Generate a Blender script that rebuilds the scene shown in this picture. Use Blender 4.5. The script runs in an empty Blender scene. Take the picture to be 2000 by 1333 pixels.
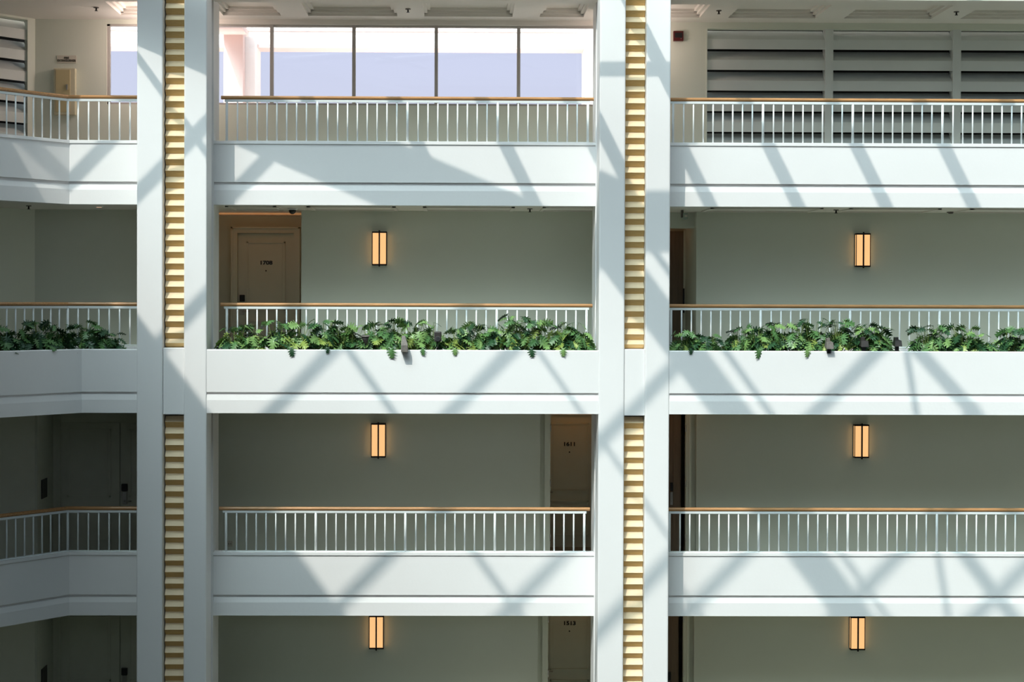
import bpy, bmesh, math, random
from mathutils import Vector, Matrix
random.seed(7)
SC = bpy.context.scene
COL = SC.collection

# ------------------------------------------------------------------ camera
F = 3400.0                       # focal length in pixels of the 2000 px wide frame
CAM = Vector((0.0, -24.5, 0.0))
YAW, PITCH, ROLL = 0.0105, 0.012, 0.0032
fwd = Vector((math.sin(YAW) * math.cos(PITCH), math.cos(YAW) * math.cos(PITCH), -math.sin(PITCH))).normalized()
rt = fwd.cross(Vector((0, 0, 1))).normalized()
up = rt.cross(fwd).normalized()
rt, up = (rt * math.cos(ROLL) + up * math.sin(ROLL)), (up * math.cos(ROLL) - rt * math.sin(ROLL))
AX = 895.0 - F * rt.y / fwd.y
AY = 588.0 + F * up.y / fwd.y
cd = bpy.data.cameras.new('camera'); cam = bpy.data.objects.new('camera', cd); COL.objects.link(cam)
cam.matrix_world = Matrix(((rt.x, up.x, -fwd.x, CAM.x), (rt.y, up.y, -fwd.y, CAM.y), (rt.z, up.z, -fwd.z, CAM.z), (0, 0, 0, 1)))
cd.sensor_width = 36.0; cd.lens = F / 2000 * 36.0
cd.shift_x = (1000 - AX) / 2000; cd.shift_y = (AY - 666.5) / 2000
cd.clip_end = 2000
SC.camera = cam

def P(px, py, Y):
    """the world point on the plane y = Y that the photograph shows at px, py"""
    d = fwd + rt * ((px - AX) / F) - up * ((py - AY) / F)
    return CAM + d * ((Y - CAM.y) / d.y)
def X(px, Y, py=600): return P(px, py, Y).x
def Z(py, Y, px=800): return P(px, py, Y).z

# ------------------------------------------------------------------ light
SUN_D = Vector((0.44, 1.0, -1.30)).normalized()          # the way the sunlight travels
sd = bpy.data.lights.new('sun', 'SUN'); sun = bpy.data.objects.new('sun', sd); COL.objects.link(sun)
sd.energy = 5.3; sd.angle = 0.012; sd.color = (1.0, 0.94, 0.85)
sun.rotation_euler = SUN_D.to_track_quat('-Z', 'Y').to_euler(); sun.location = (0, -10, 30)
w = bpy.data.worlds.new('sky'); SC.world = w; w.use_nodes = True
nt = w.node_tree; nt.nodes.clear()
geo = nt.nodes.new('ShaderNodeTexCoord'); sep = nt.nodes.new('ShaderNodeSeparateXYZ')
ramp = nt.nodes.new('ShaderNodeValToRGB'); bg = nt.nodes.new('ShaderNodeBackground'); out = nt.nodes.new('ShaderNodeOutputWorld')
nt.links.new(geo.outputs['Generated'], sep.inputs[0]); nt.links.new(sep.outputs['Z'], ramp.inputs[0])
nt.links.new(bg.outputs[0], out.inputs[0])
# bright hazy aureole around the sun
nrm = nt.nodes.new('ShaderNodeVectorMath'); nrm.operation = 'NORMALIZE'; nt.links.new(geo.outputs['Generated'], nrm.inputs[0])
dt = nt.nodes.new('ShaderNodeVectorMath'); dt.operation = 'DOT_PRODUCT'; nt.links.new(nrm.outputs[0], dt.inputs[0]); dt.inputs[1].default_value = tuple(-SUN_D)
mxx = nt.nodes.new('ShaderNodeMath'); mxx.operation = 'MAXIMUM'; mxx.inputs[1].default_value = 0.0; nt.links.new(dt.outputs['Value'], mxx.inputs[0])
pw = nt.nodes.new('ShaderNodeMath'); pw.operation = 'POWER'; pw.inputs[1].default_value = 24.0; nt.links.new(mxx.outputs[0], pw.inputs[0])
lob = nt.nodes.new('ShaderNodeVectorMath'); lob.operation = 'SCALE'; lob.inputs[0].default_value = (29.5, 35.6, 37.0); nt.links.new(pw.outputs[0], lob.inputs['Scale'])
add = nt.nodes.new('ShaderNodeVectorMath'); add.operation = 'ADD'; nt.links.new(ramp.outputs[0], add.inputs[0]); nt.links.new(lob.outputs[0], add.inputs[1])
nt.links.new(add.outputs[0], bg.inputs[0])
e = ramp.color_ramp.elements
e[0].position = 0.0; e[0].color = (0.40, 0.42, 0.40, 1)
e[1].position = 1.0; e[1].color = (0.50, 0.70, 0.86, 1)
m_ = e.new(0.02); m_.color = (0.80, 0.81, 0.95, 1)
m_ = e.new(0.14); m_.color = (0.73, 0.77, 0.98, 1)
m_ = e.new(0.45); m_.color = (0.56, 0.72, 0.90, 1)
bg.inputs[1].default_value = 1.0
vs = SC.view_settings
vs.view_transform = 'Standard'; vs.look = 'None'; vs.gamma = 1.0; vs.use_curve_mapping = False; vs.exposure = 0.0

# ------------------------------------------------------------------ materials
def mat(name, col, rough=0.6, metal=0.0, noise=0.0, scale=6.0, bump=0.0, bscale=60.0, stretch=None, emit=None, spec=0.5, col2=None):
    m = bpy.data.materials.new(name); m.use_nodes = True
    n = m.node_tree; b = n.nodes['Principled BSDF']
    b.inputs['Base Color'].default_value = (*col, 1); b.inputs['Roughness'].default_value = rough
    b.inputs['Metallic'].default_value = metal; b.inputs['Specular IOR Level'].default_value = spec
    tc = n.nodes.new('ShaderNodeTexCoord'); mp = n.nodes.new('ShaderNodeMapping')
    n.links.new(tc.outputs['Object'], mp.inputs[0])
    if stretch: mp.inputs['Scale'].default_value = stretch
    if noise or col2:
        t = n.nodes.new('ShaderNodeTexNoise'); t.inputs['Scale'].default_value = scale; t.inputs['Detail'].default_value = 5
        n.links.new(mp.outputs[0], t.inputs[0])
        r = n.nodes.new('ShaderNodeValToRGB'); n.links.new(t.outputs['Fac'], r.inputs[0])
        c2 = col2 or tuple(c * (1 - noise) for c in col)
        r.color_ramp.elements[0].position = 0.35; r.color_ramp.elements[1].position = 0.65
        r.color_ramp.elements[0].color = (*c2, 1); r.color_ramp.elements[1].color = (*col, 1)
        n.links.new(r.outputs[0], b.inputs['Base Color'])
    if bump:
        t = n.nodes.new('ShaderNodeTexNoise'); t.inputs['Scale'].default_value = bscale; t.inputs['Detail'].default_value = 3
        n.links.new(mp.outputs[0], t.inputs[0])
        bp = n.nodes.new('ShaderNodeBump'); bp.inputs['Strength'].default_value = bump; bp.inputs['Distance'].default_value = 0.01
        n.links.new(t.outputs['Fac'], bp.inputs['Height']); n.links.new(bp.outputs[0], b.inputs['Normal'])
    if emit:
        b.inputs['Emission Color'].default_value = (*emit[:3], 1); b.inputs['Emission Strength'].default_value = emit[3]
    return m
M = dict(
    white=mat('white_plaster', (0.90, 0.89, 0.885), 0.7, noise=0.015, scale=1.5, bump=0.08, bscale=25),
    wall=mat('corridor_paint', (0.76, 0.795, 0.69), 0.85, noise=0.02, scale=1.0, bump=0.05, bscale=50),
    ceil=mat('ceiling_paint', (0.84, 0.81, 0.75), 0.85, noise=0.01),
    trim=mat('door_paint', (0.82, 0.84, 0.72), 0.55, noise=0.02, scale=3),
    doorbrown=mat('brown_door', (0.26, 0.19, 0.13), 0.5, noise=0.2, scale=4, stretch=(6, 6, 0.6)),
    louver=mat('grey_louver', (0.70, 0.74, 0.71), 0.6, noise=0.03, scale=3),
    dark=mat('dark_void', (0.02, 0.02, 0.02), 0.9),
    metalw=mat('white_metal', (0.84, 0.88, 0.88), 0.4),
    rail=mat('handrail_wood', (0.60, 0.31, 0.13), 0.25, noise=0.25, scale=8, stretch=(0.4, 8, 8)),
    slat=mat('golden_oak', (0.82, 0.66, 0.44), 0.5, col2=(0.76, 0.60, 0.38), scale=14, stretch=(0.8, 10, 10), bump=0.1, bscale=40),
    slat_shade=mat('golden_oak_shaded', (0.78, 0.53, 0.23), 0.5, col2=(0.70, 0.46, 0.18), scale=14, stretch=(0.8, 10, 10), bump=0.1, bscale=40),
    bronze=mat('dark_bronze', (0.012, 0.009, 0.008), 0.4, metal=0.3),
    black=mat('black_plastic', (0.012, 0.012, 0.013), 0.4),
    chrome=mat('brushed_steel', (0.55, 0.54, 0.52), 0.3, metal=1.0),
    mull=mat('mullion_bronze', (0.50, 0.47, 0.44), 0.5),
    pink=mat('pink_render', (0.74, 0.56, 0.51), 0.85, noise=0.03, scale=2),
    pale=mat('pale_render', (0.90, 0.84, 0.80), 0.85, noise=0.02, scale=2),
    deck=mat('bounce_paving', (0.88, 0.72, 0.66), 0.9, noise=0.1, scale=2),
    carpet=mat('corridor_floor', (0.50, 0.47, 0.38), 0.95, noise=0.2, scale=20),
    lobby=mat('lobby_floor', (0.15, 0.155, 0.10), 0.8, noise=0.3, scale=0.6),
    far=mat('far_facade', (0.15, 0.155, 0.12), 0.9, noise=0.1, scale=0.5),
    steel=mat('roof_steel', (0.7, 0.72, 0.72), 0.5),
    red=mat('alarm_red', (0.10, 0.008, 0.008), 0.4),
    cream=mat('cream_enamel', (0.60, 0.50, 0.28), 0.5, noise=0.03),
    creamlt=mat('pale_cream_enamel', (0.70, 0.64, 0.46), 0.5, noise=0.03),
    sign=mat('sign_white', (0.66, 0.62, 0.52), 0.5),
    ink=mat('sign_ink', (0.10, 0.09, 0.07), 0.6),
    soil=mat('potting_soil', (0.05, 0.035, 0.025), 1.0, noise=0.5, scale=30, bump=0.6, bscale=40),
    pebble=mat('pebble', (0.7, 0.68, 0.62), 0.8, noise=0.15, scale=20),
    stem=mat('leaf_stalk', (0.17, 0.24, 0.06), 0.5),
    spot=mat('weathered_zinc', (0.20, 0.18, 0.16), 0.6, noise=0.3, scale=30),
    spotdk=mat('dark_brown_housing', (0.035, 0.03, 0.028), 0.5),
    signgreen=mat('exit_green', (0.35, 0.42, 0.36), 0.5),
    lampglass=mat('lamp_glass', (0.75, 0.45, 0.2), 0.5, emit=(1.0, 0.56, 0.235, 0.93), noise=0.1, scale=20, stretch=(6, 6, 0.5)),
    downlight=mat('downlight_lens', (0.8, 0.6, 0.4), 0.5, emit=(1.0, 0.6, 0.4, 0.7)),
)
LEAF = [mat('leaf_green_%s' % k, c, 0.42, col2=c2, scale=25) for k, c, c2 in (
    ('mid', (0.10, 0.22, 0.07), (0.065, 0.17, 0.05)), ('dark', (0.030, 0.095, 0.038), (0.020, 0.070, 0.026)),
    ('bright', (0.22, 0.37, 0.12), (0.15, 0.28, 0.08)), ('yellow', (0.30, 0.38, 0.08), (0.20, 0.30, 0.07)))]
for m in LEAF:
    b = m.node_tree.nodes['Principled BSDF']
    b.inputs['Transmission Weight'].default_value = 0.0
    b.inputs['Subsurface Weight'].default_value = 0.0
gm = bpy.data.materials.new('window_glass'); gm.use_nodes = True; n = gm.node_tree; n.nodes.clear()
o_ = n.nodes.new('ShaderNodeOutputMaterial'); mx = n.nodes.new('ShaderNodeMixShader'); tr = n.nodes.new('ShaderNodeBsdfTransparent'); gl = n.nodes.new('ShaderNodeBsdfGlossy'); fr = n.nodes.new('ShaderNodeFresnel')
tr.inputs[0].default_value = (0.95, 0.96, 0.97, 1); gl.inputs['Roughness'].default_value = 0.02; fr.inputs[0].default_value = 1.45
n.links.new(fr.outputs[0], mx.inputs[0]); n.links.new(tr.outputs[0], mx.inputs[1]); n.links.new(gl.outputs[0], mx.inputs[2]); n.links.new(mx.outputs[0], o_.inputs[0])
M['glass'] = gm

# ------------------------------------------------------------------ helpers
def obj(name, me, parent=None, loc=(0, 0, 0), m=None):
    o = bpy.data.objects.new(name, me)
    if m is not None: me.materials.append(m) if not me.materials else None
    COL.objects.link(o); o.location = loc
    if parent: o.parent = parent
    return o
def tag(o, label=None, cat=None, group=None, kind=None):
    if label: o['label'] = label
    if cat: o['category'] = cat
    if group: o['group'] = group
    if kind: o['kind'] = kind
    return o
def root(name, loc, label=None, cat=None, group=None, kind=None):
    o = bpy.data.objects.new(name, None); COL.objects.link(o); o.location = loc; o.empty_display_size = 0.1
    bpy.context.view_layer.update()
    return tag(o, label, cat, group, kind)
def wloc(o):
    v = Vector((0, 0, 0))
    while o is not None: v = v + Vector(o.location); o = o.parent
    return v
def mesh(name, verts, faces, m, parent=None, smooth=False):
    """world coordinates in; origin at the lowest centre of the piece"""
    c = Vector(((min(v[0] for v in verts) + max(v[0] for v in verts)) / 2, (min(v[1] for v in verts) + max(v[1] for v in verts)) / 2, min(v[2] for v in verts)))
    me = bpy.data.meshes.new(name); me.from_pydata([(v[0] - c.x, v[1] - c.y, v[2] - c.z) for v in verts], [], faces)
    bm = bmesh.new(); bm.from_mesh(me); bmesh.ops.recalc_face_normals(bm, faces=bm.faces); bm.to_mesh(me); bm.free()
    me.materials.append(m)
    if smooth: me.polygons.foreach_set('use_smooth', [True] * len(me.polygons))
    base = wloc(parent) if parent else Vector((0, 0, 0))
    return obj(name, me, parent, c - base)
def boxvf(x0, x1, y0, y1, z0, z1, off=0):
    v = [(x0, y0, z0), (x1, y0, z0), (x1, y1, z0), (x0, y1, z0), (x0, y0, z1), (x1, y0, z1), (x1, y1, z1), (x0, y1, z1)]
    f = [(0, 3, 2, 1), (4, 5, 6, 7), (0, 1, 5, 4), (1, 2, 6, 5), (2, 3, 7, 6), (3, 0, 4, 7)]
    return v, [tuple(i + off for i in q) for q in f]
def box(name, m, x0, x1, y0, y1, z0, z1, parent=None, bev=0.0):
    v, f = boxvf(min(x0, x1), max(x0, x1), min(y0, y1), max(y0, y1), min(z0, z1), max(z0, z1))
    o = mesh(name, v, f, m, parent)
    if bev:
        bm = bmesh.new(); bm.from_mesh(o.data)
        bmesh.ops.bevel(bm, geom=list(bm.edges), offset=bev, segments=2, profile=0.5, affect='EDGES'); bm.to_mesh(o.data); bm.free()
    return o
def boxes(name, m, lst, parent=None):
    V, Fc = [], []
    for b in lst:
        v, f = boxvf(*b, off=len(V)); V += v; Fc += f
    return mesh(name, V, Fc, m, parent)
TH = math.radians(51)                                    # the bent gallery turns by this much towards us
U = Vector((-math.cos(TH), -math.sin(TH)))
CX0 = X(135.5, 0.7, 400)
def corner(o): return Vector((CX0 - ((1 - math.cos(TH)) / math.sin(TH) if o < 0.9 else 0.535) * (o - 0.7), o))
def st(x): return lambda o: Vector((x, o))
def wing(L): return lambda o: corner(o) + U * L
def sweep(name, prof, stations, m, parent=None, smooth=False):
    """prof: closed list of (distance into the building, z); stations from one end to the other"""
    V, n = [], len(prof)
    for s in stations:
        for (o, z) in prof:
            q = s(o); V.append((q.x, q.y, z))
    Fc = []
    for k in range(len(stations) - 1):
        for i in range(n):
            j = (i + 1) % n; Fc.append((k * n + i, k * n + j, (k + 1) * n + j, (k + 1) * n + i))
    Fc.append(tuple(range(n))); Fc.append(tuple(reversed(range((len(stations) - 1) * n, len(stations) * n))))
    return mesh(name, V, Fc, m, parent, smooth)
def rect(o0, o1, z0, z1): return [(o0, z0), (o0, z1), (o1, z1), (o1, z0)]
def tubevf(a, b, r0, r1, seg, off=0, caps=True):
    a, b = Vector(a), Vector(b); d = (b - a).normalized()
    s = Vector((0, 0, 1)) if abs(d.z) < 0.9 else Vector((1, 0, 0)); u = d.cross(s).normalized(); v = d.cross(u)
    V = []
    for c, r in ((a, r0), (b, r1)):
        for i in range(seg):
            t = 2 * math.pi * (i + 0.5) / seg; V.append(tuple(c + u * math.cos(t) * r + v * math.sin(t) * r))
    Fc = [(off + i, off + (i + 1) % seg, off + seg + (i + 1) % seg, off + seg + i) for i in range(seg)]
    if caps: Fc += [tuple(off + i for i in reversed(range(seg))), tuple(off + seg + i for i in range(seg))]
    return V, Fc
def tube(name, m, a, b, r0, r1=None, seg=10, parent=None, smooth=True):
    v, f = tubevf(a, b, r0, r0 if r1 is None else r1, seg)
    o = mesh(name, v, f, m, parent)
    if smooth: o.data.polygons.foreach_set('use_smooth', [len(p.vertices) == 4 for p in o.data.polygons])
    return o
def text(name, body, m, size, loc, parent, sx=1.0):
    cu = bpy.data.curves.new(name, 'FONT'); cu.body = body; cu.align_x = 'CENTER'; cu.align_y = 'CENTER'; cu.size = size; cu.extrude = 0.004; cu.offset = size * 0.03
    t = bpy.data.objects.new(name, cu); COL.objects.link(t); bpy.context.view_layer.update()
    me = bpy.data.meshes.new_from_object(t.evaluated_get(bpy.context.evaluated_depsgraph_get()))
    bpy.data.objects.remove(t)
    me.materials.clear(); me.materials.append(m)
    me.transform(Matrix.Diagonal((sx, 1, 1, 1)))
    o = obj(name, me, parent, Vector(loc) - wloc(parent)); o.rotation_euler = (math.pi / 2, 0, 0)
    return o

# ------------------------------------------------------------------ levels and main lines
YS, YR, YW = 0.70, 0.79, 2.40                            # parapet face, railing line, corridor wall
STORY = (Z(279, YS) - Z(1078, YS)) / 2
zc18 = Z(44, YW, 1500)
CURB = {18: Z(277, YS), 17: Z(277, YS) - STORY, 16: Z(277, YS) - 2 * STORY}
SLABB = {18: Z(401.5, YS), 17: Z(808.5, 0.0), 16: Z(1203.5, YS)}
FLOOR = {18: CURB[18] - 0.45, 17: CURB[18] - 0.45 - STORY, 16: CURB[18] - 0.45 - 2 * STORY, 15: CURB[18] - 0.45 - 3 * STORY}
CEIL = {18: zc18, 17: Z(412, YW), 16: Z(412, YW) - STORY, 15: Z(412, YW) - 2 * STORY}
XC = [X(267, 0), X(318, 0), X(359, 0), X(403.5, 0)]      # first pair of columns
XD = [X(1169.5, 0), X(1220, 0), X(1260.5, 0), X(1308, 0)]  # second pair
ZTOP, ZBOT = 4.95, -9.0
XR = 13.0
YD = 1.25                                                # back of the columns

# ------------------------------------------------------------------ skylight roof, whose steelwork throws the shadows
ZR = 5.3
def roof(px, py, Y):
    p = P(px, py, Y); k = (ZR - p.z) / SUN_D.z
    return p + SUN_D * k
def beam(parent, a, b, w, Y=0.0, vertical=False, name='beam'):
    """a steel tube of the skylight; a, b: two points its shadow passes on the facade plane y = Y; w: that shadow's width across (px), horizontal or vertical"""
    dx, dy = b[0] - a[0], b[1] - a[1]; L = math.hypot(dx, dy)
    wp = (w * abs(dx) / L if vertical else w * abs(dy) / L) * (Y - CAM.y) / F
    u = Vector((dx, 0, -dy)).normalized(); nn = u.cross(SUN_D).normalized(); pp = Vector((-u.z, 0, u.x))
    r = max(0.02, wp / 2 * abs(nn.dot(pp)))
    return tube(name, M['steel'], roof(a[0], a[1], Y), roof(b[0], b[1], Y), r, seg=12, parent=parent)
rf = root('skylight_frame', (0, -4, ZR), kind='structure'); rf['label'] = 'tubular steel frame of the glass roof over the atrium'
def girder(x): return 77 + 0.433 * (x - 403) if x < 1225 else 433.0
beam(rf, (-700, girder(-700)), (1235, girder(1224)), 146, vertical=True, name='girder')
beam(rf, (1205, 433), (2700, 433), 122, vertical=True, name='girder')
beam(rf, (930, 135), (1330, 135), 30, vertical=True)
for k in range(-1, 8):                                   # rafters above the girder
    xa = 756 + 176 * k + 15; ya = 146
    g = ya
    for _ in range(20): g = girder(xa + 0.49 * (g - ya))
    beam(rf, (xa - 0.49 * 300, ya - 300), (xa + 0.49 * (g - ya), g), 30, name='rafter')
def upto(x0, s, y0=690):                                 # where the line x = x0 + s (y - 690) meets the girder
    y = 300.0
    for _ in range(60): y = 0.5 * y + 0.5 * girder(x0 + s * (y - y0))
    return (x0 + s * (y - y0), y)
for x in (-390, -38, 294, 641, 992, 1343, 1706):
    t = upto(x, -0.985); beam(rf, t, (x - 0.985 * 1000, 1690), 44, name='brace')
for x, w_, s in ((-60, 20, 0.72), (685, 19, 0.72), (1055, 13, 0.70), (1421, 17, 0.72), (1799, 38, 0.90), (2170, 20, 0.72)):
    t = upto(x, s); beam(rf, t, (x + s * 1000, 1690), w_, name='brace')
t = upto(1342, 0.75); beam(rf, t, (1342 + 0.75 * 1000, 1690), 88, name='girder')
beam(rf, (1740, 500), (1838, 1100), 14, name='brace')
beam(rf, (1912, 800), (1200, 1512), 44, name='brace')
beam(rf, (1798, 878), (2400, 1660), 38, name='brace')
beam(rf, (2200, 790), (1790, 1200), 46, name='brace')
q = box('sky_blocker_rear', M['steel'], -26, 18, -29, -13.5, ZR, ZR + 0.2); tag(q, 'unseen solid deck added over the far half of the atrium to cut sky light', 'roof', kind='structure')  # added out of view to darken the lower floors
# solid part of the roof over the bent gallery
pts = [roof(x, y, 0) for x, y in ((-30, 225), (2000, 2965), (-2400, 2965), (-2400, 225))]
V = [(p.x, p.y, ZR - 0.1) for p in pts] + [(p.x, p.y, ZR + 0.1) for p in pts]
deckp = mesh('roof_deck', V, [(0, 1, 2, 3), (7, 6, 5, 4), (0, 4, 5, 1), (1, 5, 6, 2), (2, 6, 7, 3), (3, 7, 4, 0)], M['steel']); tag(deckp, 'solid roof deck above the bent gallery', 'roof', kind='structure')

rg = bpy.data.materials.new('tinted_roof_glass'); rg.use_nodes = True; n = rg.node_tree; n.nodes.clear()
a_ = n.nodes.new('ShaderNodeOutputMaterial'); b_ = n.nodes.new('ShaderNodeBsdfTransparent'); b_.inputs[0].default_value = (0.67, 0.678, 0.675, 1); n.links.new(b_.outputs[0], a_.inputs[0])
q = box('fill_glazing_opposite', rg, -26, 18, -29.0, -28.98, 1.5, ZR + 0.5); tag(q, 'unseen tinted glazing added across the atrium to light the top floor', 'added glazing', kind='structure')  # opening added out of view so low sky light reaches the top corridor
q = box('skylight_glazing', rg, -26, 18, -29, 0.6, ZR + 0.5, ZR + 0.52); tag(q, 'tinted glass of the atrium roof', 'glass roof', kind='structure')
# ------------------------------------------------------------------ the rest of the atrium shell
tag(box('floor_lobby', M['lobby'], -26, 18, -29, 1.0, -14.3, -14), 'dark lobby floor far below', 'floor', kind='structure')
tag(box('wall_opposite', M['far'], -26, 18, -29.2, -28.6, -14, 1.5), 'facade across the atrium', 'wall', kind='structure')
tag(box('wall_end', M['far'], 16, 16.4, -29, 0.0, -14, ZR), 'end wall of the atrium', 'wall', kind='structure')
sweep('wall_gallery', rect(0.70, 3.2, -14, ZR), [wing(5.2), wing(30)], M['far']); tag(bpy.data.objects['wall_gallery'], 'far run of the bent gallery wall', 'wall', kind='structure')

# ------------------------------------------------------------------ columns
def column(x0, x1, inner, label):
    """inner: +1 when its bay opens on the side of larger x, -1 when on the smaller, 0 none"""
    r = root('column', ((x0 + x1) / 2, 0.6, ZBOT), kind='structure'); r['label'] = label
    box('shaft', M['white'], x0, x1, 0, 0.5, ZBOT, ZTOP, r, bev=0.018)
    a, b = x0, x1
    if inner > 0: b = x1 - 0.05
    if inner < 0: a = x0 + 0.05
    box('groove', M['white'], a, b, 0.5, 0.66, ZBOT, ZTOP, r)
    box('rear_pier', M['white'], x0, x1, 0.66, YD, ZBOT, ZTOP, r)
    return r
column(XC[0], XC[1] - 0.004, -1, 'tall white column edging the bent balconies')
column(XC[2], XC[3], 1, 'tall white column between gold slats and door 1708')
column(XD[0], XD[1], -1, 'tall white column beside the doors 1611 and 1513')
column(XD[2], XD[3], 1, 'tall white column between gold slats and grey louvres')
# golden folded slats between each pair of columns, and the bridge panels at floor 17
PER = 22.6 * 24.6 / F
def slats(xa, xb, z0, z1, label, up_from_bottom=False):
    r = root('slat_panel', ((xa + xb) / 2, 0.3, z0), label, 'wall panel', 'pleated golden slat panels between the columns')
    box('backing', M['dark'], xa + 0.002, xb - 0.002, 0.26, 0.30, z0, z1, r)
    n = int((z1 - z0) / PER) + 1
    base = None
    for i in range(n):
        zt = z1 - i * PER
        zb = max(zt - PER, z0)
        if zt - zb < 0.03: break
        if base is None or zt - zb < PER - 1e-4:
            h = zt - zb; mid = h * 0.49
            v = []
            for x in (xa + 0.012, xb - 0.006):
                v += [(x, 0.185, zt), (x, 0.115, zt - h + mid), (x, 0.185, zb), (x, 0.25, zb), (x, 0.25, zt)]
            f = [(0, 1, 6, 5), (1, 2, 7, 6), (2, 3, 8, 7), (3, 4, 9, 8), (4, 0, 5, 9), (0, 4, 3, 2, 1), (5, 6, 7, 8, 9)]
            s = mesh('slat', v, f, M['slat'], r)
            s.data.materials.append(M['slat_shade']); s.data.polygons[1].material_index = 1  # downward fold: its shade is painted in as a darker oak
            if base is None: base = s
        else:
            s = bpy.data.objects.new('slat', base.data); COL.objects.link(s); s.parent = r
            s.location = Vector(base.location) - Vector((0, 0, PER * i))
    return r
zt17, zb17 = Z(684, 0), Z(809, 0)
for (a, b, nm) in ((XC[1], XC[2], 'beside door 1708'), (XD[1], XD[2], 'beside the grey louvres')):
    slats(a, b, Z(680, 0.1), ZTOP - 0.1, 'upper golden pleated slat panel between white columns, ' + nm.replace('beside door', 'nearest door'))
    slats(a, b, -8.0, Z(814.5, 0.1), 'lower golden pleated slat panel between white columns, ' + ('shaded one near the bent gallery' if b < 0 else 'sunlit one near door 1611'))
    q = box('trim_bridge', M['white'], a, b, 0.03, 0.6, zb17 - 0.02, zt17 + 0.02, bev=0.008); tag(q, 'white panel bridging the paired columns at planter height, ' + nm, 'wall panel', kind='structure')
    q = box('wall_between_columns', M['white'], a, b, 0.31, 0.55, ZBOT, ZTOP); tag(q, 'plaster behind the golden slats ' + nm, 'wall', kind='structure')

# ------------------------------------------------------------------ parapets, planters
EXT = 5.2
BAYS = {1: [wing(EXT), corner, st(XC[0] + 0.1)], 2: [st(XC[3] - 0.02), st(XD[0] + 0.02)], 3: [st(XD[3] - 0.02), st(XR)]}
LAB = {(18, 1): 'top floor, bent section below the fire cabinet', (18, 2): 'top floor, below the big windows', (18, 3): 'top floor, below the grey louvres',
       (17, 1): 'below the shaded plants of the bent section', (17, 2): 'before door 1708', (17, 3): 'with the dark spotlights in the wider bay',
       (16, 1): 'bent section below the double doors', (16, 2): 'before door 1611', (16, 3): 'in the wider bay under the planter'}
for lv in (18, 16):
    for b, stn in BAYS.items():
        zt = CURB[lv] if lv == 18 else Z(1080, YS)
        zg = Z(357 if lv == 18 else 1163, YS); zg2 = Z(363 if lv == 18 else 1168, YS); zb = SLABB[lv]
        h = Z(370, YS) - Z(363, YS)
        r = root('parapet', (0, YS, zb), kind='structure'); r['label'] = 'white plaster parapet, ' + LAB[(lv, b)]
        sweep('panel', [(YS, zg), (YS, zt - 0.05), (YS - 0.015, zt - 0.04), (YS - 0.015, zt), (YS + 0.2, zt), (YS + 0.2, zg)], stn, M['white'], r)
        sweep('groove', [(YS + 0.035, zg2), (YS + 0.035, zg), (YS + 0.2, zg), (YS + 0.2, zg2)], stn, M['white'], r)
        sweep('fascia', [(YS, zb), (YS, zg2 - 0.075), (YS + 0.02, zg2), (YS + 0.2, zg2), (YS + 0.2, zb)], stn, M['white'], r)
YP = 0.012
for b, stn in BAYS.items():
    zt, zg, zg2, zb = Z(684, 0), Z(767.5, 0), Z(772, 0), Z(808.5, 0)
    r = root('planter', (0, 0, zb), 'long white planter trough ' + LAB[(17, b)], 'planter', 'planter troughs along floor 17')
    stn2 = {1: [wing(EXT), corner, st(XC[0])], 2: [st(XC[3]), st(XD[0])], 3: [st(XD[3]), st(XR)]}[b]
    sweep('front_panel', [(YP, zg), (YP, zt - 0.012), (YP + 0.012, zt), (YP + 0.07, zt), (YP + 0.07, zg)], stn2, M['white'], r)
    sweep('groove', [(YP + 0.03, zg2), (YP + 0.03, zg), (YP + 0.2, zg), (YP + 0.2, zg2)], stn2, M['white'], r)
    sweep('fascia', [(YP, zb), (YP, zg2 - 0.08), (YP + 0.015, zg2), (YP + 0.7, zg2), (YP + 0.7, zb)], stn2, M['white'], r)
    sweep('soil', [(YP + 0.07, zg2), (YP + 0.07, zt - 0.05), (YS - 0.02, zt - 0.05), (YS - 0.02, zg2)], stn2, M['soil'], r)
    sweep('back_panel', [(YS - 0.02, zg2), (YS - 0.02, zt + 0.02), (YS + 0.2, zt + 0.02), (YS + 0.2, zg2)], stn2, M['white'], r)
    V, Fc = [], []                                       # white pebbles on the soil
    xs = (-9, XC[0]) if b == 1 else (XC[3], XD[0]) if b == 2 else (XD[3], 8.5)
    for i in range(int((xs[1] - xs[0]) * 40)):
        x = random.uniform(xs[0], xs[1]); y = random.uniform(YP + 0.09, YS - 0.08); s = random.uniform(0.012, 0.03)
        if b == 1 and x < corner(y).x: continue
        o = len(V); z = zt - 0.045
        V += [(x + s, y, z), (x, y + s, z), (x - s, y, z), (x, y - s, z), (x, y, z + s), (x, y, z - s)]
        Fc += [(o + p, o + (p + 1) % 4, o + 4) for p in range(4)] + [(o + (p + 1) % 4, o + p, o + 5) for p in range(4)]
    q = mesh('pebbles', V, Fc, M['pebble'], r); q['kind'] = 'stuff'

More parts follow.
